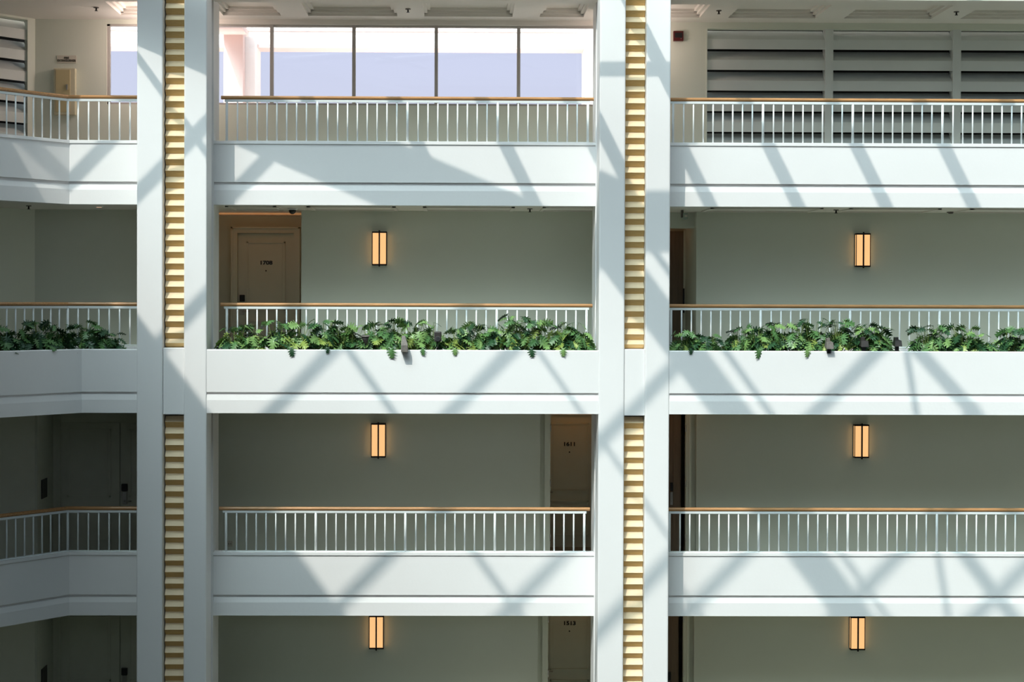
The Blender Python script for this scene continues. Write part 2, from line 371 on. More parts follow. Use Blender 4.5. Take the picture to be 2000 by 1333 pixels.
# ------------------------------------------------------------------ slabs, ceilings
for lv in (17, 16, 15):
    q = sweep('floor_%d' % (lv + 1), rect(YS + 0.15, 6.0, CEIL[lv], FLOOR[lv + 1]), [wing(EXT), corner, st(XR)], M['ceil']); tag(q, 'concrete floor slab with painted underside, floor %d' % (lv + 1), 'floor', kind='structure')
    q = sweep('floor_finish_%d' % (lv + 1), rect(YS + 0.2, 6.0, FLOOR[lv + 1], FLOOR[lv + 1] + 0.01), [wing(EXT), corner, st(XR)], M['carpet']); tag(q, 'brown corridor carpet, floor %d' % (lv + 1), 'floor', kind='structure')
q = sweep('floor_15', rect(YS + 0.15, 6.0, FLOOR[15] - 0.3, FLOOR[15]), [wing(EXT), corner, st(XR)], M['carpet']); tag(q, 'lowest corridor floor', 'floor', kind='structure')
# top ceiling with coffers
cr = root('ceiling', (0, 1.5, zc18), kind='structure'); cr['label'] = 'coffered ceiling of the top floor corridor'
YC0, YC1 = 0.80, 1.98
sweep('slab', rect(0.42, 2.75, zc18 + 0.12, zc18 + 0.5), [wing(EXT), corner, st(XR)], M['ceil'], cr)
sweep('border', rect(0.36, YC0, zc18, zc18 + 0.12), [wing(EXT), corner, st(XR)], M['ceil'], cr)
sweep('border', rect(YC1, YW + 0.1, zc18, zc18 + 0.12), [wing(EXT), corner, st(XR)], M['ceil'], cr)
sweep('fascia', rect(0.30, 0.40, zc18 + 0.12, ZTOP), [wing(EXT), corner, st(XR)], M['white'], cr)
def cx(px, y): return P(px, y, YC1).x
bm_edges = {1: [cx(180, 28), cx(236, 28)], 2: [], 3: []}
beams = [(cx(180, 28), cx(236, 28)), (cx(380, 30), cx(436, 30))]
beams += [(cx(a, 31), cx(a + 53, 31)) for a in (549, 776, 1001)]
beams += [(cx(a, 35), cx(a + 56, 35)) for a in (1139.5, 1366, 1592, 1818.5, 2045, 2272, 2500)]
sweep('border', rect(YC0, YC1, zc18, zc18 + 0.12), [wing(EXT), corner, st(cx(180, 28))], M['ceil'], cr)
for a, b in beams: box('rib', M['ceil'], a, b, YC0, YC1, zc18, zc18 + 0.12, cr)
beams.sort()
for (a0, a1), (b0, b1) in zip(beams, beams[1:]):         # the stepped moulding inside each coffer
    if b0 - a1 < 0.5: continue
    for st_, hh in ((0.045, 0.04), (0.09, 0.08)):
        boxes('moulding', M['ceil'], [(a1, b0, YC1 - st_, YC1, zc18 + hh, zc18 + 0.12), (a1, b0, YC0, YC0 + st_, zc18 + hh, zc18 + 0.12), (a1, a1 + st_, YC0, YC1, zc18 + hh, zc18 + 0.12), (b0 - st_, b0, YC0, YC1, zc18 + hh, zc18 + 0.12)], cr)
q = sweep('roof_slab', rect(0.5, 3.0, zc18 + 0.5, ZTOP + 0.1), [wing(EXT), corner, st(XR)], M['white']); tag(q, 'flat roof over the top corridor', 'roof', kind='structure')
# lower ceilings: thin raised border panels
for lv in (17,):
    for a, b in ((XC[3] + 0.1, X(548, 1.8, 405)), (X(606, 1.8, 405), X(776, 1.8, 405)), (X(828, 1.8, 405), X(1003, 1.8, 405)), (X(1056, 1.8, 405), X(1165, 1.8)), (X(1375, 1.8), X(1590, 1.8)), (X(1640, 1.8), X(1815, 1.8)), (X(1870, 1.8), X(2080, 1.8))):
        q = boxes('trim_ceiling', M['ceil'], [(a, b, 1.15, 1.2, CEIL[lv] - 0.018, CEIL[lv]), (a, b, 2.1, 2.15, CEIL[lv] - 0.018, CEIL[lv]), (a, a + .05, 1.15, 2.15, CEIL[lv] - 0.018, CEIL[lv]), (b - .05, b, 1.15, 2.15, CEIL[lv] - 0.018, CEIL[lv])])
        tag(q, 'shallow moulding frame on the floor 17 corridor ceiling', 'trim', kind='structure')

# ------------------------------------------------------------------ corridor walls
def wallseg(name, x0, x1, z0, z1, y=YW, t=0.14, m='wall'):
    q = box(name, M[m], x0, x1, y, y + t, z0, z1); q['kind'] = 'structure'; return q
def wingwall(name, lv):
    q = sweep(name, rect(YW, YW + 0.14, FLOOR[lv], CEIL[lv]), [wing(EXT), corner], M['wall']); q['kind'] = 'structure'
    q['label'] = 'corridor wall of the bent gallery, floor %d' % lv
def recess(lv, x0, x1, yb, zt=None):
    z0, z1 = FLOOR[lv], CEIL[lv]
    q = boxes('wall_recess_%d' % lv, M['wall'], [(x0 - 0.12, x0, YW + 0.14, yb + 0.1, z0, z1), (x1, x1 + 0.12, YW + 0.14, yb + 0.1, z0, z1), (x0, x1, yb, yb + 0.1, z0, z1)])
    q['kind'] = 'structure'; q['label'] = 'walls of a door recess on floor %d' % lv
# floor 17
wingwall('wall_gallery_17', 17)
r17 = (X(372, YW), X(588.5, YW, 500)); YD17 = 4.3
wallseg('wall_back_17', corner(YW).x, r17[0], FLOOR[17], CEIL[17])
recess(17, r17[0], r17[1], YD17)
r17b = (X(1215, YW), X(1360, YW, 500))
wallseg('wall_back_17', r17[1], r17b[0], FLOOR[17], CEIL[17])
recess(17, r17b[0], r17b[1], 3.75)
wallseg('wall_header_17', r17b[0], r17b[1], Z(446, 2.62, 1330), CEIL[17], y=2.62)
wallseg('wall_back_17', r17b[1], XR, FLOOR[17], CEIL[17])
# floors 16 and 15
DX = {}
for lv in (16, 15):
    dz = -4.6 if lv == 15 else 0
    wingwall('wall_gallery_%d' % lv, lv)
    ya = (X(73, YW, 900), X(330, YW, 900)); yb = (X(1055 + dz, YW, 900 if lv == 16 else 1270), X(1212, YW)); yc = (X(1255, YW), X(1360 + (dz * 0.6), YW, 900))
    wallseg('wall_back_%d' % lv, corner(YW).x, ya[0], FLOOR[lv], CEIL[lv])
    wallseg('wall_back_%d' % lv, ya[1], yb[0], FLOOR[lv], CEIL[lv])
    wallseg('wall_back_%d' % lv, yb[1], yc[0], FLOOR[lv], CEIL[lv])
    wallseg('wall_back_%d' % lv, yc[1], XR, FLOOR[lv], CEIL[lv])
    recess(lv, *ya, 3.5); recess(lv, *yb, 4.2); recess(lv, *yc, 4.2)
    DX[lv] = (ya, yb, yc)
# floor 18
zs = Z(206, YW); zh = Z(49.5, YW)
q = sweep('wall_gallery_18', rect(YW, YW + 0.14, FLOOR[18], CEIL[18]), [wing(EXT), wing(EXT - 0.6)], M['wall']); tag(q, 'wall at the far end of the bent gallery, top floor', kind='structure')
xw1 = (X(208.5, YW, 100), X(330, YW)); xw2 = (X(412, YW), X(1168, YW, 150)); xl = X(1378.5, YW, 150)
wallseg('wall_back_18', corner(YW).x, xw1[0], FLOOR[18], CEIL[18])
wallseg('wall_sill_18', xw1[0], xw1[1], FLOOR[18], zs); wallseg('wall_lintel_18', xw1[0], xw1[1], zh, CEIL[18])
wallseg('wall_back_18', xw1[1], xw2[0], FLOOR[18], CEIL[18])
wallseg('wall_sill_18', xw2[0], xw2[1], FLOOR[18], zs); wallseg('wall_lintel_18', xw2[0], xw2[1], zh, CEIL[18])
wallseg('wall_back_18', xw2[1], xl, FLOOR[18], CEIL[18])
wallseg('wall_lintel_18', xl, XR, Z(57, YW, 1600), CEIL[18])
box('trim_lintel', M['ceil'], xw2[0], xw2[1], YW - 0.06, YW, zh, Z(36, YW) , None)['kind'] = 'structure'
LW = [None]

# windows
def window(name, x0, x1, z0, z1, mulls, label):
    r = root(name, ((x0 + x1) / 2, YW, z0), kind='structure'); r['label'] = label
    t = 0.045
    boxes('window_frame', M['mull'], [(x0, x1, YW + 0.02, YW + 0.1, z0, z0 + 0.03), (x0, x1, YW + 0.02, YW + 0.1, z1 - 0.03, z1), (x0, x0 + t, YW + 0.02, YW + 0.1, z0, z1), (x1 - t, x1, YW + 0.02, YW + 0.1, z0, z1)], r)
    for x in mulls: box('mullion', M['mull'], x - 0.026, x + 0.026, YW + 0.0, YW + 0.1, z0, z1, r)
    e = [x0] + list(mulls) + [x1]
    for a, b in zip(e, e[1:]): box('pane', M['glass'], a + 0.01, b - 0.01, YW + 0.055, YW + 0.06, z0, z1, r)
window('window_1', xw2[0], xw2[1], zs, zh, [X(p, YW, 120) for p in (530.5, 691, 852, 1013)], 'wide strip window of the top floor')
window('window_2', xw1[0], xw1[1], zs, zh, [], 'single window near the fire cabinet')

# louvres
def louver(name, segs, z0, z1, label, wall=None):
    """segs: stations pairs along the wall"""
    r = root(name, (0, YW, z0), label, 'louvre')
    pz = 40.4 * (YW - CAM.y) / F
    for (sa, sb) in segs:
        z = z1
        while z > z0 + 0.01:
            zz = max(z - pz, z0)
            sweep('blade', [(YW + 0.24, z - 0.012), (YW + 0.03, z - pz * 0.49), (YW + 0.03, max(z - pz * 0.97, z0)), (YW + 0.045, max(z - pz * 0.97, z0)), (YW + 0.05, z - pz * 0.49 + 0.0), (YW + 0.24, z + 0.004)], [sa, sb], M['louver'], r)
            z -= pz
    return r
zl0, zl1 = Z(300, YW, 1500), Z(57, YW, 1600)
ms = [(X(1611.5, YW, 150), X(1627, YW, 150)), (X(1861, YW, 150), X(1876.5, YW, 150)), (X(2110, YW, 150), X(2126, YW, 150))]
lr = louver('louver_bank', [(st(xl + 0.02), st(ms[0][0])), (st(ms[0][1]), st(ms[1][0])), (st(ms[1][1]), st(ms[2][0]))], zl0, zl1, 'wide bank of grey horizontal louvre blades behind the top railing')
for a, b in ms: box('mullion', M['louver'], a, b, YW - 0.01, YW + 0.2, zl0, zl1, lr)
box('edge_trim', M['wall'], xl, xl + 0.02, YW - 0.01, YW + 0.2, zl0, zl1, lr)
box('back_plate', M['dark'], xl, XR, YW + 0.27, YW + 0.3, FLOOR[18], CEIL[18], lr)
wallseg('wall_sill_18', xl, XR, FLOOR[18], zl0)
# louvre in the bent wall
z0w, z1w = FLOOR[18] + 0.5, Z(40, YW, 45)
lr2 = louver('louver_bank', [(wing(EXT), wing(0.12))], z0w, z1w, 'grey louvre bank in the bent wall beside the fire cabinet')
sweep('back_plate', rect(YW + 0.27, YW + 0.3, FLOOR[18], CEIL[18]), [wing(EXT), corner], M['dark'], lr2)
sweep('edge_trim', rect(YW - 0.012, YW + 0.14, FLOOR[18], CEIL[18]), [wing(0.14), corner], M['wall'], lr2)
sweep('top_rail', rect(YW - 0.012, YW + 0.14, z1w - 0.01, CEIL[18]), [wing(EXT), wing(0.14)], M['wall'], lr2)

# ------------------------------------------------------------------ terrace outside
tag(box('floor_terrace_bounce', M['deck'], -16, 12, 2.75, 40, 2.6, Z(210, 2.6)), 'unseen pink terrace paving raised outside the top windows to bounce sunlight in', 'floor', kind='structure')  # out of view, set near sill height to bounce pink light onto the ceiling
YT = 7.0
pr = root('pergola_frame', (0, YT, FLOOR[18]), 'pale pink roof terrace portal frame of pier and beams behind the windows', 'pergola')
box('beam', M['pale'], X(-300, YT, 75), X(1166, YT, 75), YT, YT + 0.5, Z(89, YT), Z(62, YT), pr)
box('beam_edge', M['pink'], X(-300, YT, 75), X(1140, YT, 75), YT - 0.05, YT + 0.5, Z(95, YT), Z(89, YT), pr)
box('beam', M['pale'], X(-300, YT, 75), X(1166, YT, 75), YT, YT + 0.5, Z(58, YT), Z(40, YT), pr)
box('beam_edge', M['pink'], X(-300, YT, 60), X(1166, YT, 60), YT - 0.02, YT + 0.5, Z(62, YT), Z(58, YT), pr)
box('pier', M['pink'], X(447, YT, 150), X(484, YT, 150), YT - 0.7, YT + 0.5, FLOOR[18], Z(60, YT), pr)
box('pier', M['pale'], X(484, YT, 150), X(503, YT, 150), YT - 0.4, YT + 0.5, FLOOR[18], Z(80, YT), pr)
box('pier', M['pale'], X(1140, YT, 150), X(1176, YT, 150), YT - 0.3, YT + 0.5, FLOOR[18], Z(60, YT), pr)
v = [(X(440, YT), YT - 0.7, Z(81, YT)), (X(490, YT), YT - 0.7, Z(81, YT)), (X(470, 3.2), 3.2, Z(52, 3.2)), (X(405, 3.2), 3.2, Z(52, 3.2))]
mesh('cross_beam', v + [(a, b, c + 0.5) for a, b, c in v], [(0, 1, 2, 3), (7, 6, 5, 4), (0, 4, 5, 1), (1, 5, 6, 2), (2, 6, 7, 3), (3, 7, 4, 0)], M['pink'], pr)

# ------------------------------------------------------------------ railings
def railing(lv, b, label):
    zr = {18: Z(192.3, YR), 17: Z(596.3, YR), 16: Z(994.5, YR)}[lv]
    zt = CURB[lv] if lv != 16 else Z(1080, YS)
    if lv == 17: zt = CURB[17]
    if b == 1: stn = [wing(3.2), corner, st(XC[0] + 0.05)]; px = P(200, 600, YR)
    elif b == 2: stn = [st(X({18: 431.5, 17: 431, 16: 429}[lv], YR)), st(X({18: 1158, 17: 1157, 16: 1153.5}[lv], YR))]
    else: stn = [st(XD[3] - 0.1), st(X(2150, YR))]
    q = stn[-1](YR) if b == 1 else stn[0](YR)
    r = root('railing', (q.x, q.y, zt), label, 'railing', 'wood topped balcony railings')
    hw, hh = 0.032, 0.027
    prof = [(YR + hw * math.cos(t) * (1.0), zr + hh * math.sin(t)) for t in [2 * math.pi * (i + .5) / 12 for i in range(12)]]
    sweep('handrail', prof, stn, M['rail'], r, smooth=False)
    if b == 2:
        e0, e1 = stn[0](YR).x + 0.05, stn[1](YR).x - 0.05; stn_b = [st(e0), st(e1)]
    else: stn_b = stn
    sweep('sub_rail', rect(YR - 0.016, YR + 0.016, zr - 0.062, zr - 0.028), stn_b, M['metalw'], r)
    sweep('base_rail', rect(YR - 0.016, YR + 0.016, zt, zt + 0.012), stn_b, M['metalw'], r)
    zb, ze = zt, zr - 0.055
    cy = {}
    for kind, rad in (('post', 0.0185), ('baluster', 0.0115)):
        vv, ff = tubevf((0, 0, 0), (0, 0, ze - zb), rad, rad, 8)
        me = bpy.data.meshes.new(kind); me.from_pydata(vv, [], ff); me.materials.append(M['metalw'])
        me.polygons.foreach_set('use_smooth', [len(p.vertices) == 4 for p in me.polygons]); cy[kind] = me
    def put(kind, x, y):
        o = bpy.data.objects.new(kind, cy[kind]); COL.objects.link(o); o.parent = r; o.location = (x - q.x, y - q.y, 0)
    py = {18: 235, 17: 640, 16: 1035}[lv]
    if b == 1:
        c = corner(YR); put('post', c.x, c.y)
        step = 20.15 * (YR - CAM.y) / F
        for i in range(1, 8):
            if c.x + step * i < XC[0] + 0.03: put('baluster', c.x + step * i, YR)
        sw = 0.152
        for i in range(1, 19):
            p = c + U * (sw * i); put('post' if i % 9 == 0 else 'baluster', p.x, p.y)
    else:
        base = X({(18, 2): 443, (17, 2): 443, (16, 2): 441.5, (18, 3): 1314.5, (17, 3): 1310.5, (16, 3): 1307.5}[(lv, b)], YR, py)
        stp = {18: 175.9, 17: 175.5, 16: 175.0}[lv] * (YR - CAM.y) / F
        nb = 4 if b == 2 else 4
        for k in range(nb + 1 if b == 2 else nb + 1):
            put('post', base + stp * k, YR)
            if k < nb or b == 3:
                for i in range(1, 9):
                    x = base + stp * k + stp * (i + 0.08) / 9.16
                    if x < stn[-1](YR).x: put('baluster', x, YR)
    return r
railing(18, 1, 'top floor railing of the bent balcony under the fire cabinet')
railing(18, 2, 'top floor railing in front of the bright windows')
railing(18, 3, 'top floor railing in front of the grey louvre bank')
railing(17, 1, 'railing of the bent balcony behind the shaded plants')
railing(17, 2, 'railing behind the planter in front of door 1708')
railing(17, 3, 'railing behind the planter with three dark spotlights in a row')
railing(16, 1, 'shaded railing of the bent balcony before the double doors')
railing(16, 2, 'railing in front of door 1611 and a plain lamp-lit wall')
railing(16, 3, 'railing below the planter with three dark spotlights in a row')

# ------------------------------------------------------------------ doors
DN = [0]
def door(x0, x1, zt, zf, Y, number=None, casing=0.1, m='trim', lock='left', reader=True, panels=True, split=None, npx=None, midz=0.78):
    DN[0] += 1
    r = root('door_%d' % DN[0], ((x0 + x1) / 2, Y, zf), kind='structure')
    r['label'] = 'panelled corridor door' + (' numbered ' + number if number else '')
    c = casing
    boxes('door_casing', M[m], [(x0 - c, x0, Y - 0.11, Y, zf, zt + c), (x1, x1 + c, Y - 0.11, Y, zf, zt + c), (x0, x1, Y - 0.11, Y, zt, zt + c),
          (x0 - c, x0 - c + 0.025, Y - 0.15, Y - 0.11, zf, zt + c), (x1 + c - 0.025, x1 + c, Y - 0.15, Y - 0.11, zf, zt + c), (x0 - c, x1 + c, Y - 0.15, Y - 0.11, zt + c - 0.025, zt + c)], r)
    leaf = box('door_leaf', M[m], x0 + 0.004, x1 - 0.004, Y - 0.022, Y - 0.002, zf + 0.01, zt - 0.004, r)
    H = zt - zf; s = 0.16 * (x1 - x0)
    if panels:
        for (a, b) in ((zf + midz + 0.16, zt - 0.14), (zf + 0.2, zf + midz)):
            t = 0.022
            boxes('panel_moulding', M[m], [(x0 + s, x1 - s, Y - 0.046, Y - 0.022, b - t, b), (x0 + s, x1 - s, Y - 0.046, Y - 0.022, a, a + t), (x0 + s, x0 + s + t, Y - 0.046, Y - 0.022, a, b), (x1 - s - t, x1 - s, Y - 0.046, Y - 0.022, a, b)], leaf)
            box('panel', M[m], x0 + s + 0.05, x1 - s - 0.05, Y - 0.03, Y - 0.022, a + 0.05, b - 0.05, leaf)
    if number:
        xm = (x0 + x1) / 2 if npx is None else npx
        text('number', number, M['black'], 0.088, (xm, Y - 0.036, zt - 0.49), r, 1.22)
        tube('peephole', M['black'], (xm, Y - 0.04, zt - 0.62), (xm, Y - 0.02, zt - 0.62), 0.012, parent=r)
    if lock:
        lx = x0 + 0.075 if lock == 'left' else x1 - 0.075
        d = 1 if lock == 'left' else -1
        if reader: box('card_reader', M['black'], lx - 0.042, lx + 0.042, Y - 0.07, Y - 0.022, zf + 1.09, zf + 1.2, r, bev=0.008)
        pl = box('lock_plate', M['chrome'], lx - 0.038, lx + 0.038, Y - 0.045, Y - 0.022, zf + 0.87, zf + 1.08, r, bev=0.006)
        tube('lever', M['chrome'], (lx, Y - 0.04, zf + 0.93), (lx, Y - 0.09, zf + 0.93), 0.012, parent=pl)
        tube('lever', M['chrome'], (lx, Y - 0.09, zf + 0.93), (lx + d * 0.12, Y - 0.09, zf + 0.925), 0.010, parent=pl)
    return r
Yd = YD17
door(X(465, Yd, 520), X(575, Yd, 520), Z(456, Yd, 520), FLOOR[17], Yd, '1708', npx=X(520, Yd, 520))
for lv, num in ((16, '1611'), (15, '1513')):
    Yd = 4.2; dz = 0 if lv == 16 else -0.6
    py = 868 if lv == 16 else 1210
    xm = X(1112, Yd, py); w2 = 0.47
    zt = Z(868, Yd, 1112) + 0.49 if lv == 16 else Z(868, Yd, 1112) + 0.49 - STORY
    door(xm - w2, xm + w2, zt, FLOOR[lv], Yd, num, npx=xm)
    # cased opening with hinges in the corridor wall plane
    ya, yb, yc = DX[lv]
    for (xa, xb, side, mm) in ((yb[0], yb[1], 1, 'trim'), (yc[1], yc[0], -1, 'trim')):
        DN[0] += 1
        q = root('door_%d' % DN[0], (xa, YW, FLOOR[lv]), kind='structure'); q['label'] = 'cased opening of a door recess with steel hinges, floor %d' % lv
        k = 27.0 / F
        s = side
        top = CEIL[lv] - 0.075
        boxes('side_panel', M['trim'], [tuple(sorted((xa, xa + s * 10 * k))) + (YW + 0.09, YW + 0.14, FLOOR[lv], CEIL[lv])], q)
        boxes('door_casing', M['trim'], [tuple(sorted((xa + s * 9 * k, xa + s * 20 * k))) + (YW + 0.02, YW + 0.14, FLOOR[lv], CEIL[lv]), tuple(sorted((xa + s * 11 * k, xa + s * 14 * k))) + (YW + 0.005, YW + 0.02, FLOOR[lv], CEIL[lv]),
              tuple(sorted((xa + s * 20 * k, xb))) + (YW + 0.03, YW + 0.14, top, CEIL[lv])], q)
        for hz in (0.35, 1.2, 2.05):
            z = FLOOR[lv] + hz
            tube('hinge', M['chrome'], (xa + s * 20.5 * k, YW + 0.02, z), (xa + s * 20.5 * k, YW + 0.02, z + 0.11), 0.011, parent=q)
# open brown doors standing in the recesses beside the wide bay
for lv in (16, 15):
    DN[0] += 1
    yc = DX[lv][2]; xh = yc[1] - 24 * 27 / F
    r = root('door_%d' % DN[0], (xh, 2.6, FLOOR[lv]), kind='structure'); r['label'] = 'dark brown door standing in the recess of floor %d' % lv
    box('door_leaf', M['doorbrown'], xh - 0.9, xh - 0.02, 2.62, 2.66, FLOOR[lv] + 0.01, CEIL[lv] - 0.08, r)
    box('stile', M['doorbrown'], xh - 0.14, xh - 0.03, 2.60, 2.62, FLOOR[lv] + 0.05, CEIL[lv] - 0.1, r)
    z = FLOOR[lv]
    box('card_reader', M['black'], xh - 0.19, xh - 0.15, 2.55, 2.61, z + 1.12, z + 1.25, r, bev=0.006)
    pl = box('lock_plate', M['chrome'], xh - 0.19, xh - 0.15, 2.58, 2.61, z + 0.9, z + 1.1, r)
    tube('lever', M['chrome'], (xh - 0.17, 2.58, z + 0.95), (xh - 0.17, 2.52, z + 0.95), 0.01, parent=pl)
# recess of floor 17, wide bay: dark door with vertical pull
DN[0] += 1
r = root('door_%d' % DN[0], (X(1315, 3.7), 3.7, FLOOR[17]), kind='structure'); r['label'] = 'dim reddish wooden service door under the emergency lamp'
box('door_leaf', M['doorbrown'], X(1240, 3.7), X(1334, 3.7), 3.68, 3.74, FLOOR[17], Z(452, 3.7, 1320), r)
box('door_casing', M['trim'], X(1334, 3.7), X(1339, 3.7), 3.66, 3.74, FLOOR[17], Z(449, 3.7, 1320), r)
box('pull_handle', M['black'], X(1333.5, 3.6), X(1336.5, 3.6), 3.58, 3.62, Z(610, 3.6), Z(562, 3.6), r)
# double doors of the bent gallery
for lv in (16, 15):
    ya = DX[lv][0]; Yd = 3.5; k = 28.0 / F
    zt = Z(825, Yd, 180) - (0 if lv == 16 else STORY)
    DN[0] += 1
    r = root('door_%d' % DN[0], (X(235, Yd, 900), Yd, FLOOR[lv]), kind='structure'); r['label'] = 'panelled double door in the bent gallery, floor %d' % lv
    xa, xg, xe = X(116, Yd, 900), X(235.5, Yd, 900), X(355, Yd, 900); zf = FLOOR[lv]
    boxes('door_casing', M['trim'], [(ya[0], xa, Yd - 0.06, Yd, zf, CEIL[lv]), (xa, xe, Yd - 0.06, Yd, zt, CEIL[lv]), (ya[0] + .09, ya[0] + .12, Yd - 0.09, Yd - .06, zf, CEIL[lv])], r)
    for (a, b) in ((xa, xg - 0.008), (xg + 0.008, xe)):
        leaf = box('door_leaf', M['trim'], a, b, Yd - 0.03, Yd - 0.005, zf + 0.01, zt - 0.005, r)
        for (c0, c1) in ((zt - 0.13 - 130 * k, zt - 0.11), (zf + 0.2, zt - 0.13 - 155 * k)):
            t = 0.025; s = 0.14
            boxes('panel_moulding', M['trim'], [(a + s, b - s, Yd - 0.045, Yd - 0.03, c1 - t, c1), (a + s, b - s, Yd - 0.045, Yd - 0.03, c0, c0 + t), (a + s, a + s + t, Yd - 0.045, Yd - 0.03, c0, c1), (b - s - t, b - s, Yd - 0.045, Yd - 0.03, c0, c1)], leaf)
            box('panel', M['trim'], a + s + 0.05, b - s - 0.05, Yd - 0.04, Yd - 0.03, c0 + 0.05, c1 - 0.05, leaf)
    lx = X(244.5, Yd, 950); o = 0 if lv == 16 else -STORY
    box('card_reader', M['black'], lx - 0.047, lx + 0.047, Yd - 0.08, Yd - 0.03, Z(959, Yd, 245) + o, Z(945, Yd, 245) + o, r, bev=0.008)
    pl = box('lock_plate', M['chrome'], lx - 0.035, lx + 0.035, Yd - 0.055, Yd - 0.03, Z(985, Yd, 245) + o, Z(960, Yd, 245) + o, r, bev=0.006)
    zz = Z(978, Yd, 245) + o
    tube('lever', M['chrome'], (lx, Yd - 0.05, zz), (lx, Yd - 0.11, zz), 0.012, parent=pl)
    tube('lever', M['chrome'], (lx, Yd - 0.11, zz), (lx + 0.12, Yd - 0.11, zz), 0.01, parent=pl)
    # black plate on the return wall
    zz0, zz1 = Z(972, 2.9, 85) + o, Z(935, 2.9, 85) + o
    q = box('wall_plaque', M['black'], ya[0], ya[0] + 0.012, 2.64, 3.0, zz0, zz1); tag(q, 'black upright plaque beside the double doors, ' + ('higher one' if lv == 16 else 'lower one cut by the frame'), 'plaque', 'black plaques by the double doors')

# ------------------------------------------------------------------ wall lamps
def sconce(px, y0, y1, label, shift=0.0):
    x = X(px, YW, (y0 + y1) / 2); zb, zt = Z(y1, YW, px), Z(y0, YW, px); hw = 14.3 * 26.9 / F
    r = root('wall_sconce', (x, YW, zb), label, 'wall lamp', 'glowing bronze framed wall lamps')
    y0_, y1_ = YW - 0.11, YW
    t = 0.011
    boxes('frame', M['bronze'], [(x - hw, x + hw, y0_ - 0.006, y1_, zb, zb + 0.022), (x - hw, x + hw, y0_ - 0.006, y1_, zt - 0.022, zt), (x - hw, x - hw + t, y1_ - 0.02, y1_, zb, zt), (x + hw - t, x + hw, y1_ - 0.02, y1_, zb, zt),
          (x - hw, x - hw + t, y0_, y0_ + 0.012, zb, zt), (x + hw - t, x + hw, y0_, y0_ + 0.012, zb, zt)], r)
    box('center_bar', M['bronze'], x - 0.011, x + 0.011, y0_ - 0.02, y0_, zb - 0.018, zt + 0.018, r)
    for a, b in ((x - hw + 0.008, x - 0.005), (x + 0.005, x + hw - 0.008)): box('glass_panel', M['lampglass'], a, b, y0_ + 0.004, y1_ - 0.003, zb + 0.02, zt - 0.02, r)
    return r
sconce(741.5, 453, 519, 'glowing wall lamp nearest door 1708')
sconce(739.5, 826.5, 893, 'glowing wall lamp directly below the one near door 1708')
sconce(735.5, 1201, 1266, 'lowest glowing wall lamp of the bay with the three numbered doors')
sconce(1683, 456.5, 522, 'glowing wall lamp above the planter with three spotlights')
sconce(1680, 829, 894, 'glowing wall lamp below the planter with three spotlights')
sconce(1672.5, 1203, 1268, 'glowing wall lamp at the bottom of the wider bay')
# warm lamps inside the door recesses, then added fill lamps behind the columns
def warm(x, y, z, e, r=0.06, c=(1.0, 0.42, 0.13)):
    l = bpy.data.lights.new('recess_or_fill_lamp', 'POINT'); l.energy = e; l.color = c; l.shadow_soft_size = r
    o = bpy.data.objects.new('recess_or_fill_lamp', l); COL.objects.link(o); o.location = (x, y, z); return o
l = bpy.data.lights.new('cove_light', 'AREA'); l.shape = 'RECTANGLE'; l.size = r17[1] - r17[0] - 0.1; l.size_y = 0.5; l.energy = 1.35; l.color = (1.0, 0.40, 0.12)
o = bpy.data.objects.new('cove_light', l); COL.objects.link(o); o.location = ((r17[0] + r17[1]) / 2, 3.5, CEIL[17] - 0.20); o.rotation_euler = (math.pi, 0, 0)
warm(X(1130, 3.5), 3.6, CEIL[16] - 0.08, 0.8)
warm(X(1130, 3.5), 3.6, CEIL[15] - 0.08, 0.5)
warm(X(1290, 3.3), 3.3, Z(450, 3.3) - 0.02, 0.25)
warm(X(318, 1.8), 1.9, CEIL[18] - 0.35, 30, 0.12, (1.0, 0.78, 0.71)); warm(X(1240, 1.8), 1.9, CEIL[18] - 0.35, 13, 0.12, (1.0, 0.78, 0.71))  # fill lamps added out of sight to brighten the top corridor
warm(X(1285, 2.0), 1.9, CEIL[16] - 0.15, 0.8); warm(X(1285, 2.0), 1.9, CEIL[15] - 0.15, 0.4)  # added corridor fill, unseen, to lift the brown doors

# ------------------------------------------------------------------ small fittings
def sprinkler(px, py, Yc, zc, label):
    p = P(px, py, Yc); r = root('sprinkler_head', (p.x, Yc, zc), label, 'sprinkler', 'ceiling sprinkler heads')
    h = zc
    tube('escutcheon', M['spot'], (p.x, Yc, h), (p.x, Yc, h - 0.012), 0.04, seg=14, parent=r)
    tube('nozzle', M['bronze'], (p.x, Yc, h - 0.01), (p.x, Yc, h - 0.05), 0.012, parent=r)
    tube('deflector', M['bronze'], (p.x, Yc, h - 0.05), (p.x, Yc, h - 0.056), 0.024, parent=r)
sprinkler(188, 16, 1.3, zc18, 'small ceiling sprinkler above the fire cabinet')
sprinkler(797, 18, 1.3, zc18, 'small ceiling sprinkler above the big windows')
sprinkler(1404, 21, 1.3, zc18, 'small ceiling sprinkler near the red alarm box')
sprinkler(1868, 23, 1.3, zc18, 'small ceiling sprinkler farthest from the red alarm box')
sprinkler(1035, 408, 1.6, CEIL[17], 'small sprinkler over the planter before door 1708')
sprinkler(1633, 409, 1.6, CEIL[17], 'small sprinkler beside the lamp over the spotlight planter')
sprinkler(56, 402, 1.3, CEIL[17], 'small sprinkler on the ceiling of the bent balcony')
p = P(571, 408, 1.9); r = root('dome_camera', (p.x, 1.9, CEIL[17]), 'dark dome camera on the ceiling above door 1708', 'security camera')
tube('mount', M['metalw'], (p.x, 1.9, CEIL[17]), (p.x, 1.9, CEIL[17] - 0.02), 0.07, seg=16, parent=r)
